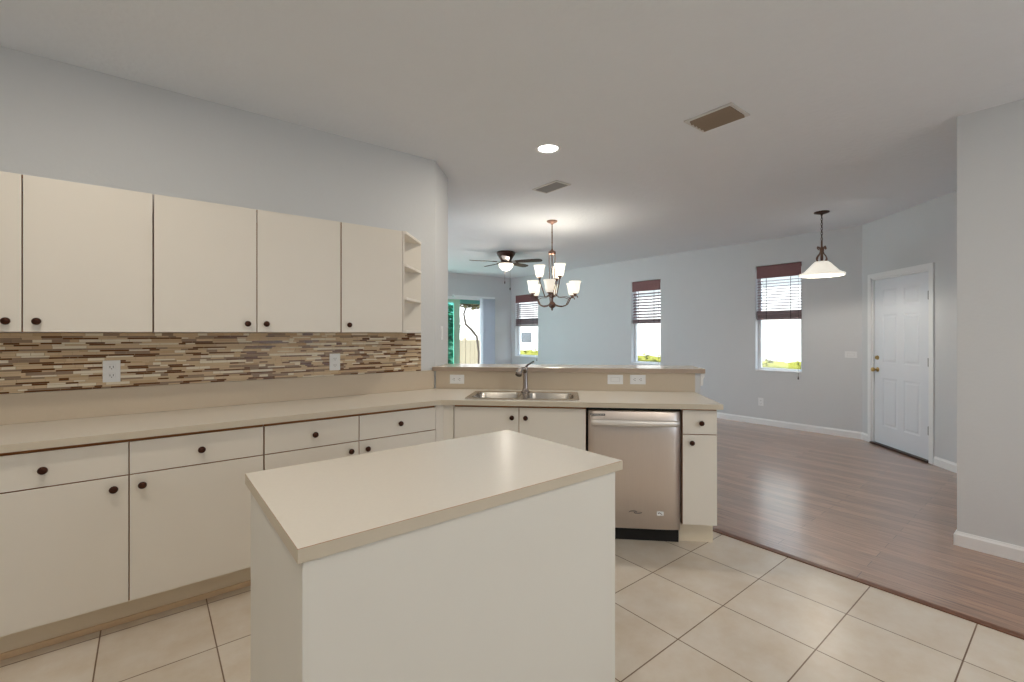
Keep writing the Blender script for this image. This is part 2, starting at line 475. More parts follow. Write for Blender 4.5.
for z in (1.76, 1.05, .33):
    b = MB(); b.tube([(D1-.02, .008, z-.05), (D1-.02, .008, z+.05)], .008); b.box(D1-.05, D1-.02, .014, .017, z-.045, z+.045); b.build('hinge', hinge_m, dr)
b = MB(); b.box(D0+.0, D1, -.03, .13, 0, .02, .004); tag(b.build('threshold', dbronze_m, dr), 'dark brown threshold')

# ---- sliding door in the living room end wall (opens to the garden)
sd = bpy.data.objects.new('door_2', None); COL.objects.link(sd); sd['kind'] = 'structure'
sd.location = (4.15, 9.05, 0)
Wd = 2.43
b = MB(); b.box(0, .05, .04, .13, 0, 2.21); b.box(Wd-.05, Wd, .04, .13, 0, 2.21); b.box(.05, Wd-.05, .04, .13, 2.15, 2.21); b.box(.05, Wd-.05, .04, .13, 0, .03)
b.build('door_frame', vinyl_m, sd)
b = MB(); b.box(.05, .11, .09, .12, .03, 2.15); b.box(1.40, 1.56, .09, .12, .03, 2.15); b.box(.11, 1.40, .09, .12, 2.07, 2.15); b.box(.11, 1.40, .09, .12, .03, .12)
sp = b.build('sliding_panel', palegreen_m, sd)
b = MB(); b.box(.105, 1.405, .10, .106, .115, 2.075); b.build('door_pane', tealpane_m, sp)
b = MB(); b.box(1.56, 2.38, .055, .085, 2.06, 2.15); tag(b.build('head_track', teal_m, sd), 'teal head track')
# vertical blinds gathered at the right of it
vb = thing('vertical_blind', 'pale vertical blind gathered beside the sliding glass door in the living room', 'blind', (6.40, 9.0, 0))
b = MB()
for k in range(12):
    x = -.17+k*.032
    b.box(x-.0015, x+.0015, -.045, .045, .04, 2.19, rot=Matrix.Rotation(R(25+random.uniform(-9, 9)), 4, 'Z'))
tag(b.build('vanes', vblind_m, vb))
b = MB(); b.box(-.95, .21, -.03, .03, 2.19, 2.235, .004); b.build('headrail', vinyl_m, vb)

# ================================================================ KITCHEN CABINETS
knob_proto = None
def knob_mb():
    b = MB(); b.lathe([(.008, 0), (.006, .004), (.006, .012), (.013, .016), (.0165, .021), (.015, .027), (.006, .030), (.001, .0305)], (0, 0, 0), 16, M=My)
    return b
KM = None
def knob(parent, x, y, z):
    global KM
    if KM is None:
        o = knob_mb().build('knob', knob_m, parent, (x, y, z)); KM = o.data
    else:
        o = bpy.data.objects.new('knob', KM); COL.objects.link(o); o.parent = parent; o.location = (x, y, z)
    return o
G = .0022
def front(parent, kind, x0, x1, z0, z1, kx, kz, y=0, t=.018, m=cab_m):
    b = MB(); b.box(x0+G, x1-G, y, y+t, z0+G, z1-G, .0012)
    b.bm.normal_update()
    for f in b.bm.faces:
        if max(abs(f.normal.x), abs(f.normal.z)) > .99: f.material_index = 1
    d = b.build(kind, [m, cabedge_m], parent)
    if kx is not None: knob(d, kx, y, kz)
    return d
def carcass(parent, x0, x1, y0, y1, z0, z1, mids=(), rails=(), top=True, m=cab_m):
    """box of panels, front edges brown"""
    b = MB(); t = .016
    def pn(a0, a1, c0, c1, e0, e1):
        b.box(a0, a1, c0, c1, e0, e1)
    pn(x0, x0+t, y0, y1, z0, z1); pn(x1-t, x1, y0, y1, z0, z1)
    pn(x0+t, x1-t, y0, y1, z0, z0+t)
    if top: pn(x0+t, x1-t, y0, y1, z1-t, z1)
    else: pn(x0+t, x1-t, y0, y0+.08, z1-t, z1)
    pn(x0+t, x1-t, y1-.006, y1, z0+t, z1-t)
    for mx in mids: pn(mx-t/2, mx+t/2, y0, y1-.006, z0+t, z1-t)
    xs_ = [x0+t]+[q for mx in mids for q in (mx-t/2, mx+t/2)]+[x1-t]
    for rz_ in rails:
        for k in range(0, len(xs_), 2): pn(xs_[k], xs_[k+1], y0, y0+.08, rz_-t/2, rz_+t/2)
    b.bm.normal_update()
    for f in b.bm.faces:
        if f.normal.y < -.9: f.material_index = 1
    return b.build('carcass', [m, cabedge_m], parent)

ZB, ZT = .142, .867
# left run
def base_cab(label, xa, xb, divs, drs):
    """divs: list of (x0,x1,knob side for the door)"""
    t = thing('base_cabinet', label, 'cabinet', (xa, 2.70, 0), 0, None)
    carcass(t, 0, xb-xa, .0185, .565, ZB-.002, .880, mids=[d[0]-xa for d in divs[1:]], rails=[.715], m=cab_m)
    for (x0, x1, side) in divs:
        cx = (x0+x1)/2-xa
        front(t, 'drawer', x0-xa, x1-xa, .716, ZT, cx+.0, .79)
        kx = (x1-.052 if side == 'r' else x0+.047)-xa
        front(t, 'door', x0-xa, x1-xa, ZB, .716, kx, .664)
    b = MB(); b.box(0, xb-xa, .115, .13, 0, ZB-.003); tag(b.build('toe_board', toe_m, t))
    b = MB(); b.box(0, xb-xa, .101, .1145, 0, .026, .004); b.build('shoe_moulding', shoe_m, t)
    return t
base_cab('long cream base cabinet at the left end of the run, below the left wall outlet', -.92, .478,
         [(-.92, -.612, 'l'), (-.612, -.066, 'r'), (-.066, .478, 'l')], None)
base_cab('cream base cabinet left of the sink corner, half hidden behind the island', .480, 1.501,
         [(.480, .985, 'r'), (.985, 1.501, 'l')], None)
# corner filler
fl = thing('corner_filler', 'narrow cream corner filler between the left cabinet run and the sink cabinet', 'cabinet filler')
cA = (1.501, 2.70); cB = (1.557, 2.70); cC = nq(3.01, -.738)
b = MB(); b.prism([cA, cB, cC, (cC[0]+.0127, cC[1]+.0127), (1.5645, 2.718), (1.501, 2.718)], ZB, .880, 0)
b.build('filler_panel', cab_m, fl)
b = MB()
tA = (1.501, 2.815); tI = (nq(3.125, 0)[0]*2-2.815, 2.815); tC = nq(3.125, -.738)
b.prism([tA, tI, tC, (tC[0]+.01, tC[1]+.01), (tI[0]+.004, 2.83), (1.501, 2.83)], 0, ZB-.003); b.build('toe_board', toe_m, fl)

# peninsula cabinets: local x = q, local y = n - 3.01
PO = nq(3.01, 0)
def pen(name, label, cat, q=0, n=3.01, z=0, group=None):
    p = nq(n, q); return thing(name, label, cat, (p[0], p[1], z), -PI/4, group)
t = pen('sink_cabinet', 'cream two-door sink base cabinet under the double sink', 'cabinet')
carcass(t, -.735, .141, .0185, .56, ZB-.002, .880, top=False)
front(t, 'door', -.735, -.297, ZB, ZT, -.342, .80)
front(t, 'door', -.297, .141, ZB, ZT, -.252, .80)
b = MB(); b.box(-.735, .141, .09, .105, 0, ZB-.003); b.build('toe_board', toe_m, t)
t = pen('base_cabinet', 'narrow cream cabinet at the open end of the peninsula, right of the dishwasher', 'cabinet', )
carcass(t, .745, .958, .0185, .56, ZB-.002, .880, rails=[.716])
front(t, 'drawer', .745, .958, .716, ZT+.004, .858, .79)
front(t, 'door', .745, .958, ZB, .716, .80, .665)
b = MB(); b.box(.745, .958, .09, .105, 0, ZB-.003); b.box(.944, .958, .105, .56, 0, ZB-.003); b.build('toe_board', toe_m, t)

# dishwasher
t = pen('dishwasher', 'stainless steel dishwasher with bar handle set into the peninsula', 'dishwasher')
b = MB(); b.box(.150, .738, .03, .56, .10, .872); b.build('tub', black_m, t)
b = MB()
n = 14; rows = []
for zz, yy in ((.105, .008), (.112, .001), (.70, 0), (.853, .002), (.860, .008)):
    r_ = []
    for k in range(n+1):
        u = k/n; e = abs(2*u-1)
        r_.append((.156+u*.576, yy-.012*(1-e**6)-.0, zz))
    rows.append(r_)
bm = b.bm
vr = [[bm.verts.new(p) for p in r_] for r_ in rows]
for a, c_ in zip(vr, vr[1:]):
    for i in range(n):
        f = bm.faces.new((a[i], a[i+1], c_[i+1], c_[i])); f.smooth = True
ed = [e for e in bm.edges if e.is_boundary]
g = bmesh.ops.extrude_edge_only(bm, edges=ed)
for v in g['geom']:
    if isinstance(v, bmesh.types.BMVert): v.co.y = .03
dwd = b.build('door_panel', steel_m, t)
b = MB()
hp = []
for k in range(17):
    u = k/16; x = .172+u*.548
    hp.append((x, -.030-.018*math.sin(PI*u), .786))
rings = [[(p[0], p[1]+dy, p[2]+dz) for dy, dz in ((-.006, -.019), (-.009, 0), (-.006, .019), (.004, .019), (.004, -.019))] for p in hp]
b.loft(rings, 0, True, True)
b.box(.174, .196, -.032, -.006, .772, .80); b.box(.696, .718, -.032, -.006, .772, .80)
tag(b.build('handle', mat('bright_handle_steel', srgb(236, 233, 230), .35, .6), dwd), 'bright bar handle')
b = MB(); b.box(.166, .262, -.0135, -.0095, .826, .839, .001); bd = b.build('badge', hinge_m, dwd)
b = MB()
for k in range(9): b.box(.172+k*.0095, .178+k*.0095, -.0142, -.0134, .829, .836)
b.build('badge_lettering', mat('badge_letter_grey', srgb(190, 186, 182), .4), bd)
# swirl mark and energy label near the foot of the door
b = MB()
for ph in (0, PI):
    pts = [(.452+.030*(a/2.4)*math.cos(a+ph), -.0128, .213+.010*(a/2.4)*math.sin(a+ph)) for a in [i*.2 for i in range(1, 17)]]
    b.tube(pts, .0016, 6)
tag(b.build('maker_mark', hinge_m, dwd), 'small grey swirl mark')
b = MB(); b.box(.585, .628, -.0132, -.0118, .198, .224); st = b.build('sticker', plate_m, dwd)
b = MB(); b.tube([(.592, -.0136, .210), (.600, -.0136, .217), (.608, -.0136, .211), (.618, -.0136, .206)], .0022, 6); b.build('sticker_mark', dark_m, st)
b = MB(); b.box(.150, .738, .07, .085, 0, .10); tag(b.build('kick_plate', black_m, t), 'black kick plate')

# worktop with the sink cut out
SQ0, SQ1, SN0, SN1 = -.67, .10, 3.02, 3.44
ip = (4.193-2.67, 2.67)
wt_out = [(-.94, 2.67), ip, nq(2.965, .979), nq(3.589, .979), nq(3.589, -1.026), (1.806, 3.269), (-.94, 3.269)]
hole = [nq(n_, q_) for q_, n_ in rrect(SQ0+.015, SQ1-.015, SN0+.015, SN1-.015, .04)]
b = MB(); b.prism(wt_out, .882, .914, 0, holes=[hole], side_mi=1)
tag(b.build('worktop', [top_m, topedge_m]), 'pale laminate worktop running along the left wall and onto the sink peninsula', 'worktop')
# laminate upstands
b = MB(); b.box(-.94, 1.795, 3.256, 3.2695, .9145, 1.062, .001)
tag(b.build('laminate_upstand', splash_m), 'tan laminate upstand on the left wall below the mosaic tiles', 'backsplash')
b = MB(); b.prism([nq(3.577, -1.02), nq(3.577, .978), nq(3.5895, .978), nq(3.5895, -1.02)], .9145, 1.0545)
tag(b.build('laminate_upstand', pensplash_m), 'tan laminate upstand behind the sink under the raised bar', 'backsplash')
# raised bar top
b = MB(); b.prism([nq(3.555, -1.045), nq(3.555, 1.045), nq(3.93, 1.045), nq(3.93, -1.03), nq(3.592, -1.03)], 1.056, 1.091, 0, side_mi=1)
bmesh.ops.bevel(b.bm, geom=[e for e in b.bm.edges if abs(e.verts[0].co.z-e.verts[1].co.z) < 1e-5], offset=.002, segments=1, affect='EDGES')
tag(b.build('bar_top', [mat('glossy_bar_laminate', srgb(212, 202, 188), .16), mat('bar_edge_band', srgb(176, 158, 142), .4)]), 'raised laminate bar top above the sink, glossy and empty', 'bar top')

# mosaic of thin strips
b = MB()
z = 1.064; row = 0
mos = [mat('mosaic_dark_brown_glass', srgb(116, 76, 46), .2), mat('mosaic_taupe_stone', srgb(160, 136, 114), .45), mat('mosaic_beige_stone', srgb(216, 192, 158), .5),
       mat('mosaic_cream_stone', srgb(238, 228, 208), .45), mat('mosaic_grout', srgb(196, 172, 138), .9), mat('mosaic_tan_stone', srgb(204, 176, 140), .5)]
b.box(-.94, 1.682, 3.263, 3.2695, 1.063, 1.3585, 0, 4)
while z < 1.352:
    thin = row % 3 != 2
    hgt = .0088 if thin else .0150
    if z+hgt > 1.3585: hgt = 1.358-z
    x = -.94-random.uniform(0, .1)
    while x < 1.68:
        ln = random.choice([.035, .05, .07, .095, .12])*random.uniform(.9, 1.1)
        x0, x1 = max(x, -.94), min(x+ln, 1.681)
        if x1-x0 > .006:
            mi = random.choices([0, 1, 2, 3, 5], [.36, .18, .28, .10, .08] if thin else [.02, .10, .44, .28, .16])[0]
            b.box(x0, x1-.0018, 3.2585, 3.2632, z, z+hgt-.0016, 0, mi)
        x += ln
    z += hgt; row += 1
tag(b.build('mosaic_backsplash', mos), 'brown and beige linear mosaic tile strip on the left wall above the worktop', 'backsplash')

# upper cabinets
UZ0, UZ1 = 1.360, 2.07
def upper(label, xa, xb, doors, grp=None):
    t = thing('wall_cabinet', label, 'cabinet', (xa, 2.97, UZ0), 0, grp)
    hh = UZ1-UZ0
    carcass(t, 0.001, xb-xa-.001, .0185, .2995, 0.001, hh)
    for (x0, x1, s) in doors:
        kx = (x1-.048 if s == 'r' else x0+.047)-xa
        front(t, 'door', x0-xa, x1-xa, 0, hh, kx, .050)
    return t
upper('leftmost wall cabinet, a cream double-door unit cut by the left edge of the photo', -.90, .021, [(-.90, -.44, 'r'), (-.44, .021, 'l')])
upper('middle cream double-door wall cabinet over the mosaic tiles', .023, .966, [(.023, .491, 'r'), (.491, .966, 'l')])
upper('single-door cream wall cabinet next to the open corner shelf', .968, 1.391, [(.968, 1.391, 'l')])
# open end shelves
t = thing('corner_shelf', 'open cream end shelf unit with four angled shelves at the end of the wall cabinets', 'shelf', (1.393, 2.97, UZ0))
for z in (0.0, .232, .464, .692):
    b = MB(); b.prism([(.012, 0.0), (.012, .290), (.287, .290), (.287, .284), (.026, 0.0)], z, z+.018); b.build('shelf', cab_m, t)
b = MB(); b.box(0, .012, .002, .2985, 0, .71); b.box(.012, .287, .2905, .2985, 0, .71); b.build('side_panel', cab_m, t)

# island
t = thing('kitchen_island', 'white kitchen island with pale laminate top in the foreground', 'island', (.240, 1.006, 0))
b = MB()
b.box(.010, 1.019, .006, .612, 0, .881, .002)
b.build('island_base', isl_m, t)
b = MB(); b.box(0, 1.052, 0, .648, .882, .914, .0012)
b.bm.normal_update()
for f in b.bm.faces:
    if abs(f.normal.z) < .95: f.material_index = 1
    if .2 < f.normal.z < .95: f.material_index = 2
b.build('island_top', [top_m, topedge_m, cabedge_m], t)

# sink: x = q, y = n
sk = pen('kitchen_sink', 'stainless steel double-bowl sink let into the peninsula worktop', 'sink', 0, 0, .9145)
b = MB()
bowls = [(SQ0+.035, -.305, SN0+.045, SN1-.075), (-.265, SQ1-.035, SN0+.045, SN1-.075)]
b.prism(rrect(SQ0, SQ1, SN0, SN1, .035), 0, .005, 0, holes=[rrect(*bw, .06) for bw in bowls])
b.build('rim', sinksteel_m, sk)
for bw in bowls:
    b = MB(); x0, x1, y0, y1 = bw
    rings = []
    for ins, zz, rr in ((0, .005, .06), (.004, -.004, .06), (.010, -.12, .06), (.022, -.155, .06), (.05, -.168, .05), (.14, -.172, .02)):
        rings.append(rrect(x0+ins, x1-ins, y0+ins, y1-ins, rr, zz))
    b.loft(rings, 0, False, True)
    o = b.build('basin', sinksteel_m, sk)
    b = MB(); b.lathe([(.001, -.1705), (.02, -.1705), (.022, -.167), (.042, -.1665), (.045, -.171)], ((x0+x1)/2, (y0+y1)/2, 0), 20); b.build('drain', chrome_m, o)
# faucet
fc = pen('faucet', 'single-lever brushed nickel faucet behind the double sink', 'faucet', -.287, 3.40, .920)
b = MB(); b.lathe([(.032, 0), (.032, .006), (.024, .012), (.020, .03), (.019, .13), (.020, .16), (.021, .176), (.016, .186), (.001, .188)], (0, 0, 0), 20)
b.build('body', chrome_m, fc)
b = MB(); b.tube([(0, -.005, .150), (-.012, -.05, .178), (-.022, -.11, .180), (-.03, -.15, .166), (-.034, -.172, .142)], [.016, .016, .017, .021, .024], 14)
b.build('spout', chrome_m, fc)
b = MB(); b.tube([(0, 0, .182), (.02, .01, .203), (.062, .018, .228)], [.007, .006, .0065], 10); tag(b.build('lever', knob_m if False else dark_m, fc), 'dark lever handle')

# ================================================================ OUTLETS AND SWITCHES
def outlet(label, loc, rz, horizontal=False, kind='outlet', group=None, s=1):
    t = thing('wall_outlet' if kind == 'outlet' else 'light_switch', label, 'outlet' if kind == 'outlet' else 'light switch', loc, rz, group)
    w_, h_ = .072*s, .116*s
    rot = Matrix.Rotation(PI/2, 4, 'Y') if horizontal else Matrix()
    def mk(name, parts, m, par, label=None):
        b = MB()
        for (x0, x1, y0, y1, z0, z1, bv) in parts: b.box(x0, x1, y0, y1, z0, z1, bv)
        bmesh.ops.transform(b.bm, matrix=rot, verts=b.bm.verts)
        return b.build(name, m, par)
    mk('cover_plate', [(-w_/2, w_/2, -.006, 0, -h_/2, h_/2, .002)], plate_m, t)
    if kind == 'outlet':
        for sg in (-1, 1):
            zc = sg*.0225*s
            r_ = mk('receptacle', [(-.0165*s, .0165*s, -.0075, -.0055, zc-.014*s, zc+.014*s, .001)], plate_m, t)
            mk('slot', [(-.008*s, -.0055*s, -.0079, -.0074, zc-.004*s, zc+.006*s, 0), (.0055*s, .008*s, -.0079, -.0074, zc-.004*s, zc+.006*s, 0), (-.002*s, .002*s, -.0079, -.0074, zc-.011*s, zc-.007*s, 0)], dark_m, r_)
    else:
        mk('switch_surround', [(-.0175*s, .0175*s, -.0068, -.0058, -.034*s, .034*s, 0)], vent_m, t)
        mk('rocker', [(-.015*s, .015*s, -.010, -.0066, -.031*s, .031*s, .001)], plate_m, t)
    return t
outlet('white outlet on the mosaic tiles under the leftmost wall cabinet', (-.151, 3.2582, 1.153), 0)
outlet('white outlet on the mosaic tiles under the single-door wall cabinet', (1.017, 3.2582, 1.158), 0)
def penout(label, q, kind, z=.998):
    p = nq(3.5768, q); return outlet(label, (p[0], p[1], z), -PI/4, True, kind)
penout('horizontal white outlet left of the faucet under the bar', -.848, 'outlet', .991)
penout('horizontal white rocker switch under the right part of the bar', .388, 'switch', 1.003)
penout('horizontal white outlet nearest the open end of the bar', .557, 'outlet', 1.004)
# on the short wall return: faces local -y = direction (Q,-Q)
outlet('white switch on the narrow wall return at the left end of the bar', (1.81+.187*Q+.0005*Q, 3.27+.187*Q-.0005*Q, 1.36), PI/4, False, 'switch')
outlet('low white outlet on the far wall under the right window', (7.1695, 3.04, .335), -PI/2)
outlet('white switch on the far wall beside the entry corner', (7.1695, 1.92, 1.08), -PI/2, True, 'switch', s=1.15)

# ================================================================ CEILING FIXTURES
t = thing('recessed_light', 'round lit recessed ceiling light above the sink', 'ceiling light', (2.35, 2.52, H))
b = MB(); b.lathe([(.098, 0), (.096, -.006), (.078, -.008), (.074, -.002)], (0, 0, 0), 32, closed=True); b.build('trim_ring', plate_m, t)
b = MB(); b.lathe([(.001, -.003), (.05, -.004), (.0735, -.002), (.074, -.0005), (.001, -.0004)], (0, 0, 0), 32, closed=True); tag(b.build('lens', led_m, t), 'glowing white lens')
def area(loc, size, power, col, rot=(0, 0, 0), par=None):
    d = bpy.data.lights.new('lamp', 'AREA'); d.shape = 'DISK'; d.size = size; d.energy = power; d.color = col
    o = bpy.data.objects.new('lamp_light', d); o.location = loc; o.rotation_euler = rot; COL.objects.link(o)
    if par: o.parent = par
    return o
area((0, 0, -.012), .14, 8.5, (1, .89, .74), par=t)
for (x, y) in ((-.3, 1.9), (-.9, .2), (1.2, -.6), (2.1, -.9)):  # unseen copies of the sink light, added as fill for the kitchen
    u = copy_tree(t); u.location = (x, y, H)
    u['label'] = 'added recessed fill light over the kitchen floor, out of view above the camera'; u['group'] = 'added fill lights above the camera'

def vent(label, cx, cy, sx, sy, fr, slat_m, n, ang):
    t = thing('ceiling_vent', label, 'vent', (cx, cy, H))
    b = MB()
    for (x0, x1, y0, y1) in ((-sx/2, sx/2, -sy/2, -sy/2+fr), (-sx/2, sx/2, sy/2-fr, sy/2), (-sx/2, -sx/2+fr, -sy/2+fr, sy/2-fr), (sx/2-fr, sx/2, -sy/2+fr, sy/2-fr)):
        b.box(x0, x1, y0, y1, -.009, 0, .002)
    b.build('vent_frame', vent_m, t)
    b = MB(); b.box(-sx/2+fr, sx/2-fr, -sy/2+fr, sy/2-fr, -.002, -.0005); b.build('backing', dark_m, t)
    b = MB()
    for k in range(n):
        x = -sx/2+fr+(k+.5)*(sx-2*fr)/n
        b.box(x-(sx-2*fr)/n*.52, x+(sx-2*fr)/n*.52, -sy/2+fr, sy/2-fr, -.0075, -.0063, rot=Matrix.Rotation(R(ang), 4, 'Y'))
    b.build('louvers', slat_m, t)
vent('larger ceiling vent with brown louvers, nearest the camera', 2.865, 1.488, .245, .315, .022, brownvent_m, 5, 38)
vent('smaller grey ceiling vent beyond the recessed light', 2.99, 3.163, .19, .34, .022, greyvent_m, 8, 25)

# chandelier
def pt_light(par, loc, power, col=(1, .92, .80), r=.03):
    d = bpy.data.lights.new('bulb', 'POINT'); d.energy = power; d.color = col; d.shadow_soft_size = r
    o = bpy.data.objects.new('bulb_light', d); COL.objects.link(o); o.parent = par; o.location = loc
CX, CY = 3.905, 4.115
ch = thing('chandelier', 'bronze chandelier with nine upturned frosted glass shades on two tiers', 'chandelier', (CX, CY, 0))
b = MB(); b.lathe([(.001, H), (.065, H), (.066, H-.012), (.05, H-.022), (.02, H-.032), (.008, H-.05)], (0, 0, 0), 24); b.build('canopy', bronze_m, ch)
b = MB(); b.tube([(0, 0, H-.03), (0, 0, 2.36)], .007, 10)
for z in (2.60, 2.47): b.lathe([(.007, z), (.011, z+.006), (.007, z+.012)], (0, 0, 0), 12)
b.build('rod', bronze_m, ch)
b = MB()
b.lathe([(.006, 2.40), (.014, 2.385), (.03, 2.372), (.046, 2.365), (.048, 2.34), (.04, 2.325), (.012, 2.32)], (0, 0, 0), 20)
for k in range(4):
    a = PI/4+k*PI/2; c_, s_ = math.cos(a), math.sin(a)
    b.tube([(c_*.036, s_*.036, 2.33), (c_*.036, s_*.036, 2.20), (c_*.030, s_*.030, 2.08), (c_*.04, s_*.04, 1.96), (c_*.012, s_*.012, 1.85)], .005, 8)
b.tube([(0, 0, 2.33), (0, 0, 1.70)], .007, 8)
b.lathe([(.001, 1.86), (.02, 1.85), (.03, 1.83), (.022, 1.80), (.012, 1.79), (.014, 1.75), (.034, 1.735), (.046, 1.71), (.04, 1.685), (.02, 1.67), (.01, 1.66), (.014, 1.648), (.001, 1.635)], (0, 0, 0), 20)
b.build('column', bronze_m, ch)
ca = R(51.5)                     # view direction, shades are numbered from it
def ch_arm(phi, rad, z0, zc, unlit=False, curl=1, pw=1.5):
    a = phi
    c_, s_ = math.cos(a), math.sin(a)
    def P_(r_, z): return (c_*r_, s_*r_, z)
    b = MB()
    if curl:
        pts = [P_(.03, z0), P_(.08, z0-.02), P_(.14, z0-.026), P_(.20, z0-.008), P_(rad-.05, zc-.045), P_(rad, zc-.02), P_(rad+.03, zc-.03), P_(rad+.035, zc-.05)]
    else:
        pts = [P_(.012, z0), P_(.05, z0-.025), P_(.09, z0-.03), P_(rad, zc-.03)]
    b.tube(pts, .0065, 8)
    b.lathe([(.001, zc-.035), (.012, zc-.03), (.012, zc-.012), (.024, zc-.008), (.03, zc+.006), (.026, zc+.008)], P_(rad, 0), 14)
    if curl: b.tube([P_(.04, 1.84), P_(.10, 1.80), P_(.18, zc-.03), P_(rad-.05, zc-.05)], .0035, 6)
    arm = b.build('arm', bronze_m, ch)
    b = MB()
    pr = [(.024, zc+.0), (.040, zc+.010), (.052, zc+.045), (.056, zc+.09), (.063, zc+.125), (.073, zc+.150)]
    b.lathe(pr+[(r_-.003, z_) for r_, z_ in pr[::-1]], P_(rad, 0), 24, closed=True)
    s = b.build('lamp_shade', unlit_m if unlit else shade_m, arm)
    if unlit: tag(s, 'dimmer frosted glass shade')
    else: pt_light(arm, P_(rad, zc+.10), pw)
for k in range(6):
    # lateral right = angle 0 of this dial; near side = +
    th = R((26, 101, 146, 229, 276, 334)[k])
    phi = (ca-PI/2)-th
    ch_arm(phi, .295, 1.715, 1.835, unlit=(k == 1))
for k in range(3):
    phi = (ca-PI/2)-R(178+120*k)
    ch_arm(phi, .155, 1.84, 2.045, curl=0)

# pendant
PX, PY = 6.03, 1.893
pd = thing('pendant_light', 'bronze pendant lamp with wide bell glass shade near the entry door', 'pendant light', (PX, PY, 0))
b = MB(); b.lathe([(.001, H), (.075, H), (.077, H-.01), (.05, H-.02), (.012, H-.03), (.008, H-.045), (.001, H-.046)], (0, 0, 0), 24); tag(b.build('canopy', dbronze_m, pd))
b = MB()
nz = 9; z = H-.045
for k in range(nz):
    zc = z-.5*.026-k*.0270
    b.torus((0, 0, zc), .012, .0034, M=(Matrix.Rotation(PI/2 if k % 2 else 0, 4, 'Z') @ Matrix.Rotation(PI/2, 4, 'X') @ Matrix.Diagonal((.75, 1.35, 1, 1))), seg=10, rs=5)
b.build('chain', dbronze_m, pd)
b = MB(); b.torus((0, 0, 2.435), .022, .004, M=Matrix.Rotation(PI/2, 4, 'X') @ Matrix.Rotation(0, 4, 'Z'), seg=18)
b.lathe([(.001, 2.415), (.009, 2.41), (.009, 2.35), (.020, 2.33), (.012, 2.29), (.014, 2.24), (.014, 2.185), (.045, 2.180), (.050, 2.172), (.001, 2.171)], (0, 0, 0), 18)
for k in range(4):
    a = R(6.5)+k*PI/2+ca-PI/2; c_, s_ = math.cos(a), math.sin(a)
    rz_ = [(.046, 2.318), (.056, 2.330), (.050, 2.345), (.034, 2.342), (.022, 2.318), (.018, 2.290), (.030, 2.262), (.056, 2.236), (.068, 2.208), (.060, 2.188), (.048, 2.180)]
    b.tube([(c_*r_, s_*r_, z_) for r_, z_ in rz_], .0058, 8)
b.build('scroll_bracket', bronze_m, pd)
b = MB()
pr = [(.042, 2.180), (.062, 2.176), (.092, 2.150), (.130, 2.105), (.170, 2.062), (.205, 2.044), (.222, 2.038), (.224, 2.024), (.216, 2.016)]
b.lathe(pr+[(r_-.004, z_-.003) for r_, z_ in pr[::-1]], (0, 0, 0), 40, closed=True)
b.build('lamp_shade', pend_m, pd)
pt_light(pd, (0, 0, 2.09), 9, r=.04)

# ceiling fan
FX_, FY_ = 4.785, 6.18
fn = thing('ceiling_fan', 'dark brown ceiling fan with a lit glass bowl in the living room', 'ceiling fan', (FX_, FY_, 0))
b = MB(); b.lathe([(.001, H), (.155, H), (.16, H-.02), (.15, H-.05), (.115, H-.10), (.085, H-.15), (.09, H-.165), (.085, H-.18), (.001, H-.18)], (0, 0, 0), 32); b.build('motor_housing', dbronze_m, fn)
b = MB(); b.lathe([(.001, 2.566), (.12, 2.566), (.125, 2.553), (.12, 2.545), (.001, 2.545)], (0, 0, 0), 28); tag(b.build('light_collar', bronze_m, fn))
b = MB(); b.lathe([(.118, 2.545), (.128, 2.535), (.118, 2.49), (.085, 2.452), (.04, 2.435), (.001, 2.432)], (0, 0, 0), 28); b.build('glass_bowl', bowl_m, fn)
b = MB(); b.lathe([(.001, 2.436), (.012, 2.432), (.008, 2.42), (.001, 2.412)], (0, 0, 0), 12); b.build('finial', dbronze_m, fn)
pt_light(fn, (0, 0, 2.395), 6)
for k in range(5):
    a = R(51.5-90)+R(-90+72*k)
    M = Matrix.Rotation(a, 4, 'Z')
    b = MB()
    prof = [(.17, .045), (.22, .055), (.35, .062), (.5, .066), (.58, .062), (.62, .045), (.635, .02)]
    top = [(r_, w_) for r_, w_ in prof]+[(r_, -w_) for r_, w_ in prof[::-1]]
    b.prism(top, -.004, .004)
    bmesh.ops.transform(b.bm, matrix=Matrix.Translation((0, 0, 2.575)) @ M @ Matrix.Rotation(R(-12), 4, 'X'), verts=b.bm.verts)
    bl = b.build('fan_blade', dbronze_m, fn)
    b = MB(); b.prism([(.07, .02), (.12, .014), (.19, .03), (.22, .03), (.22, -.03), (.19, -.03), (.12, -.014), (.07, -.02)], .005, .010)
    bmesh.ops.transform(b.bm, matrix=Matrix.Translation((0, 0, 2.575)) @ M @ Matrix.Rotation(R(-12), 4, 'X'), verts=b.bm.verts)
    b.build('blade_bracket', bronze_m, bl)
for dx, zl in ((-.02, 2.23), (.07, 2.12)):
    d = (dx*math.cos(ca-PI/2), dx*math.sin(ca-PI/2))
    b = MB(); b.tube([(d[0], d[1], 2.55 if abs(dx) > .05 else 2.45), (d[0], d[1], zl)], .002, 5); b.lathe([(.001, zl+.02), (.010, zl+.01), (.008, zl-.02), (.001, zl-.03)], (d[0], d[1], 0), 8)
    b.build('pull_chain', dbronze_m, fn)

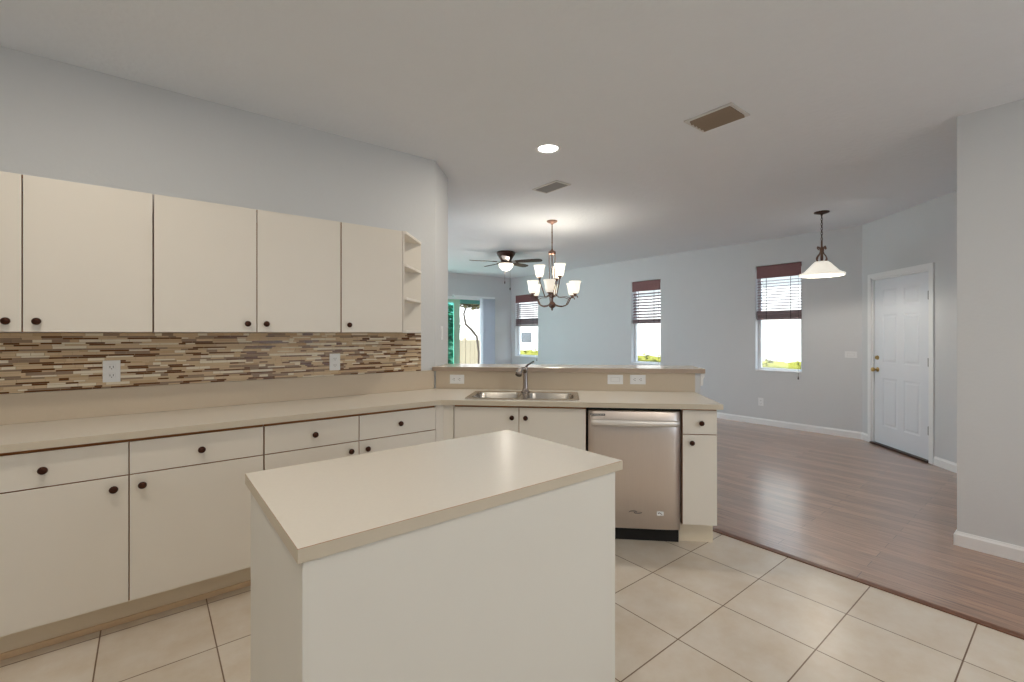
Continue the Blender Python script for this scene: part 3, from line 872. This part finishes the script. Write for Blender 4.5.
# ================================================================ WINDOW BLINDS
def blind(label, y0, y1, ztop, zbot, nopen, zopen0, stack):
    """inside-mounted blind; nopen slats hang between the valance and the gathered stack"""
    hw = (y1-y0)/2-.012
    t = thing('window_blind', label, 'blind', (7.17+.045, (y0+y1)/2, 0), 0, None)
    b = MB(); b.box(-.038, -.028, -hw, hw, ztop-.19, ztop-.012, .002); b.box(-.03, .03, -hw, hw, ztop-.055, ztop-.005)
    b.build('valance', valance_m, t)
    b = MB()
    zz = ztop-.21
    for k in range(nopen):
        z_ = zz-(k+.5)*(zz-zopen0)/nopen
        b.box(-.025, .025, -hw, hw, z_-.0015, z_+.0015, rot=Matrix.Rotation(R(-16 if nopen > 10 else -34), 4, 'Y'))
    n = int(stack/.0085)
    for k in range(n):
        z_ = zbot+.03+(k+.5)*.0085
        b.box(-.026, .026, -hw, hw, z_-.0032, z_+.0032, rot=Matrix.Rotation(R(random.uniform(-4, 8)), 4, 'Y'))
    b.build('slats', blind_m, t)
    b = MB(); b.box(-.027, .027, -hw, hw, zbot, zbot+.024, .004); b.build('bottom_rail', blind_m, t)
    for s in (-.55, .55):
        b = MB(); b.box(-.029, -.0275, s*hw-.004, s*hw+.004, zbot, ztop-.03); b.build('ladder_tape', cord_m, t)
    b = MB(); b.tube([(-.045, -hw+.03, ztop-.15), (-.045, -hw+.03, .75)], .0018, 5); b.lathe([(.001, .755), (.008, .745), (.011, .71), (.001, .705)], (-.045, -hw+.03, 0), 10)
    b.build('pull_cord', cord_m, t)
blind('brown slatted blind half raised in the right window near the entry', 2.495, 3.118, 2.365, 1.56, 11, 1.70, .11)
blind('brown slatted blind half raised in the middle window beyond the bar', 4.75, 5.38, 2.33, 1.545, 9, 1.63, .05)
blind('brown slatted blind half raised in the left window behind the chandelier', 8.03, 8.89, 2.30, 1.545, 7, 1.74, .15)

# ================================================================ OUTDOORS
b = MB(); b.prism([(-14, -16), (26, -16), (26, 30), (-14, 30)], -.2, -.10); o = b.build('ground', mat('pale_concrete_paving', srgb(212, 210, 206), .85, bump=.2, var=.05)); o['kind'] = 'structure'  # paving made pale to bounce neutral daylight up to the ceiling
def leafy(name, label, cat, boxes, n, size, m, loc, group=None, stem=None):
    t = thing(name, label, cat, loc)
    b = MB()
    for _ in range(n):
        bx = random.choice(boxes)
        while True:
            u = Vector([random.uniform(-1, 1) for _ in range(3)])
            if u.length < 1: break
        c_ = Vector(bx[:3])+Vector((u.x*bx[3], u.y*bx[4], u.z*bx[5]))
        s = size*random.uniform(.6, 1.3)
        Mx = Matrix.Rotation(random.uniform(0, 2*PI), 4, 'Z') @ Matrix.Rotation(random.uniform(-1.2, 1.2), 4, 'X')
        vs = [b.bm.verts.new(c_+Mx @ Vector(p)) for p in ((-s, 0, 0), (0, -s*.4, .0), (s, 0, s*.15), (0, s*.4, 0))]
        b.bm.faces.new(vs)
    b.build('foliage', m, t)
    if stem:
        b = MB(); b.tube(*stem); b.build('stem', bark_m, t)
    return t
hb = [(0, y, .56, .28, .35, .47) for y in [k*.45 for k in range(18)]]
hd = leafy('hedge', 'low yellow-green hedge outside the far windows', 'hedge', hb, 9000, .05, hedge_m, (8.75, 2.6, -.10), stem=([(0, .2, 0), (0, 4, .3), (0, 7.5, 0)], .03, 6))
b = MB(); rows = []
for k in range(61):
    y = -.3+k*.137
    rows.append([(.27*math.cos(a)*(1+.12*math.sin(k*1.7+a*3)), y, max(0.02, .50+.46*math.sin(a)*(1+.05*math.sin(k*2.3+a*5)))) for a in [2*PI*j/14 for j in range(14)]])
b.loft(rows, 0, True, True); b.build('inner_growth', hedge_m, hd)
# neighbour house
nh = thing('neighbour_house', 'pale neighbouring house seen through the windows', 'house', (11.6, 9, -.10))
b = MB(); b.box(0, 5, -12, 12, 0, 3.4); b.build('house_wall', stucco_m, nh)
b = MB(); b.prism([(-.5, -12.5), (5.5, -12.5), (5.5, 12.5), (-.5, 12.5)], 3.4, 3.6); b.build('roof', roof_m, nh)
b = MB(); b.box(-.03, .0, 4.3, 4.95, 1.1, 1.5); hwn = b.build('house_window', mat('dark_window_glass', srgb(92, 96, 100), .2), nh)
b = MB()
for (y0, y1, z0, z1) in ((4.25, 4.3, 1.05, 1.55), (4.95, 5.0, 1.05, 1.55), (4.3, 4.95, 1.05, 1.1), (4.3, 4.95, 1.5, 1.55)): b.box(-.05, 0, y0, y1, z0, z1)
b.build('window_surround', vinyl_m, hwn)
# garden beyond the sliding door
gf = thing('garden_fence', 'cream board fence beyond the sliding door', 'fence', (7.0, 14.0, -.10))
b = MB()
for k in range(40):
    b.box(-4+k*.2, -4+k*.2+.185, 0, .03, .05, 1.22, .004)
b.build('boards', fence_m, gf)
for x in (-4, -2, 0, 2, 4):
    b = MB(); b.box(x-.06, x+.06, .035, .15, 0, 1.3, .006); b.build('post', fence_m, gf)
leafy('shrub', 'dark green leafy shrub outside the sliding door, seen through teal glass', 'shrub', [(0, 0, .9, .5, .45, .8), (.3, .1, 1.7, .35, .35, .6)], 1500, .09, leaf_m, (6.35, 11.2, -.10), stem=([(0, 0, 0), (.05, 0, .8), (.2, 0, 1.6)], .03, 6))
tr = leafy('garden_tree', 'bare-limbed tree with a leafy top behind the sliding door', 'tree', [(0, 0, 2.55, .55, .45, .30), (.5, .1, 2.75, .6, .5, .35), (-.6, 0, 2.8, .6, .5, .35)], 2600, .09, mat('olive_brown_leaf', srgb(84, 80, 52), .8, var=.4, vscale=15), (8.45, 12.8, -.10),
           stem=([(.28, 0, 0), (.30, 0, .8), (.22, 0, 1.35), (-.02, 0, 1.6), (-.22, 0, 1.75), (-.3, 0, 2.1), (-.1, 0, 2.6)], [.035, .035, .04, .045, .04, .03, .02], 8))
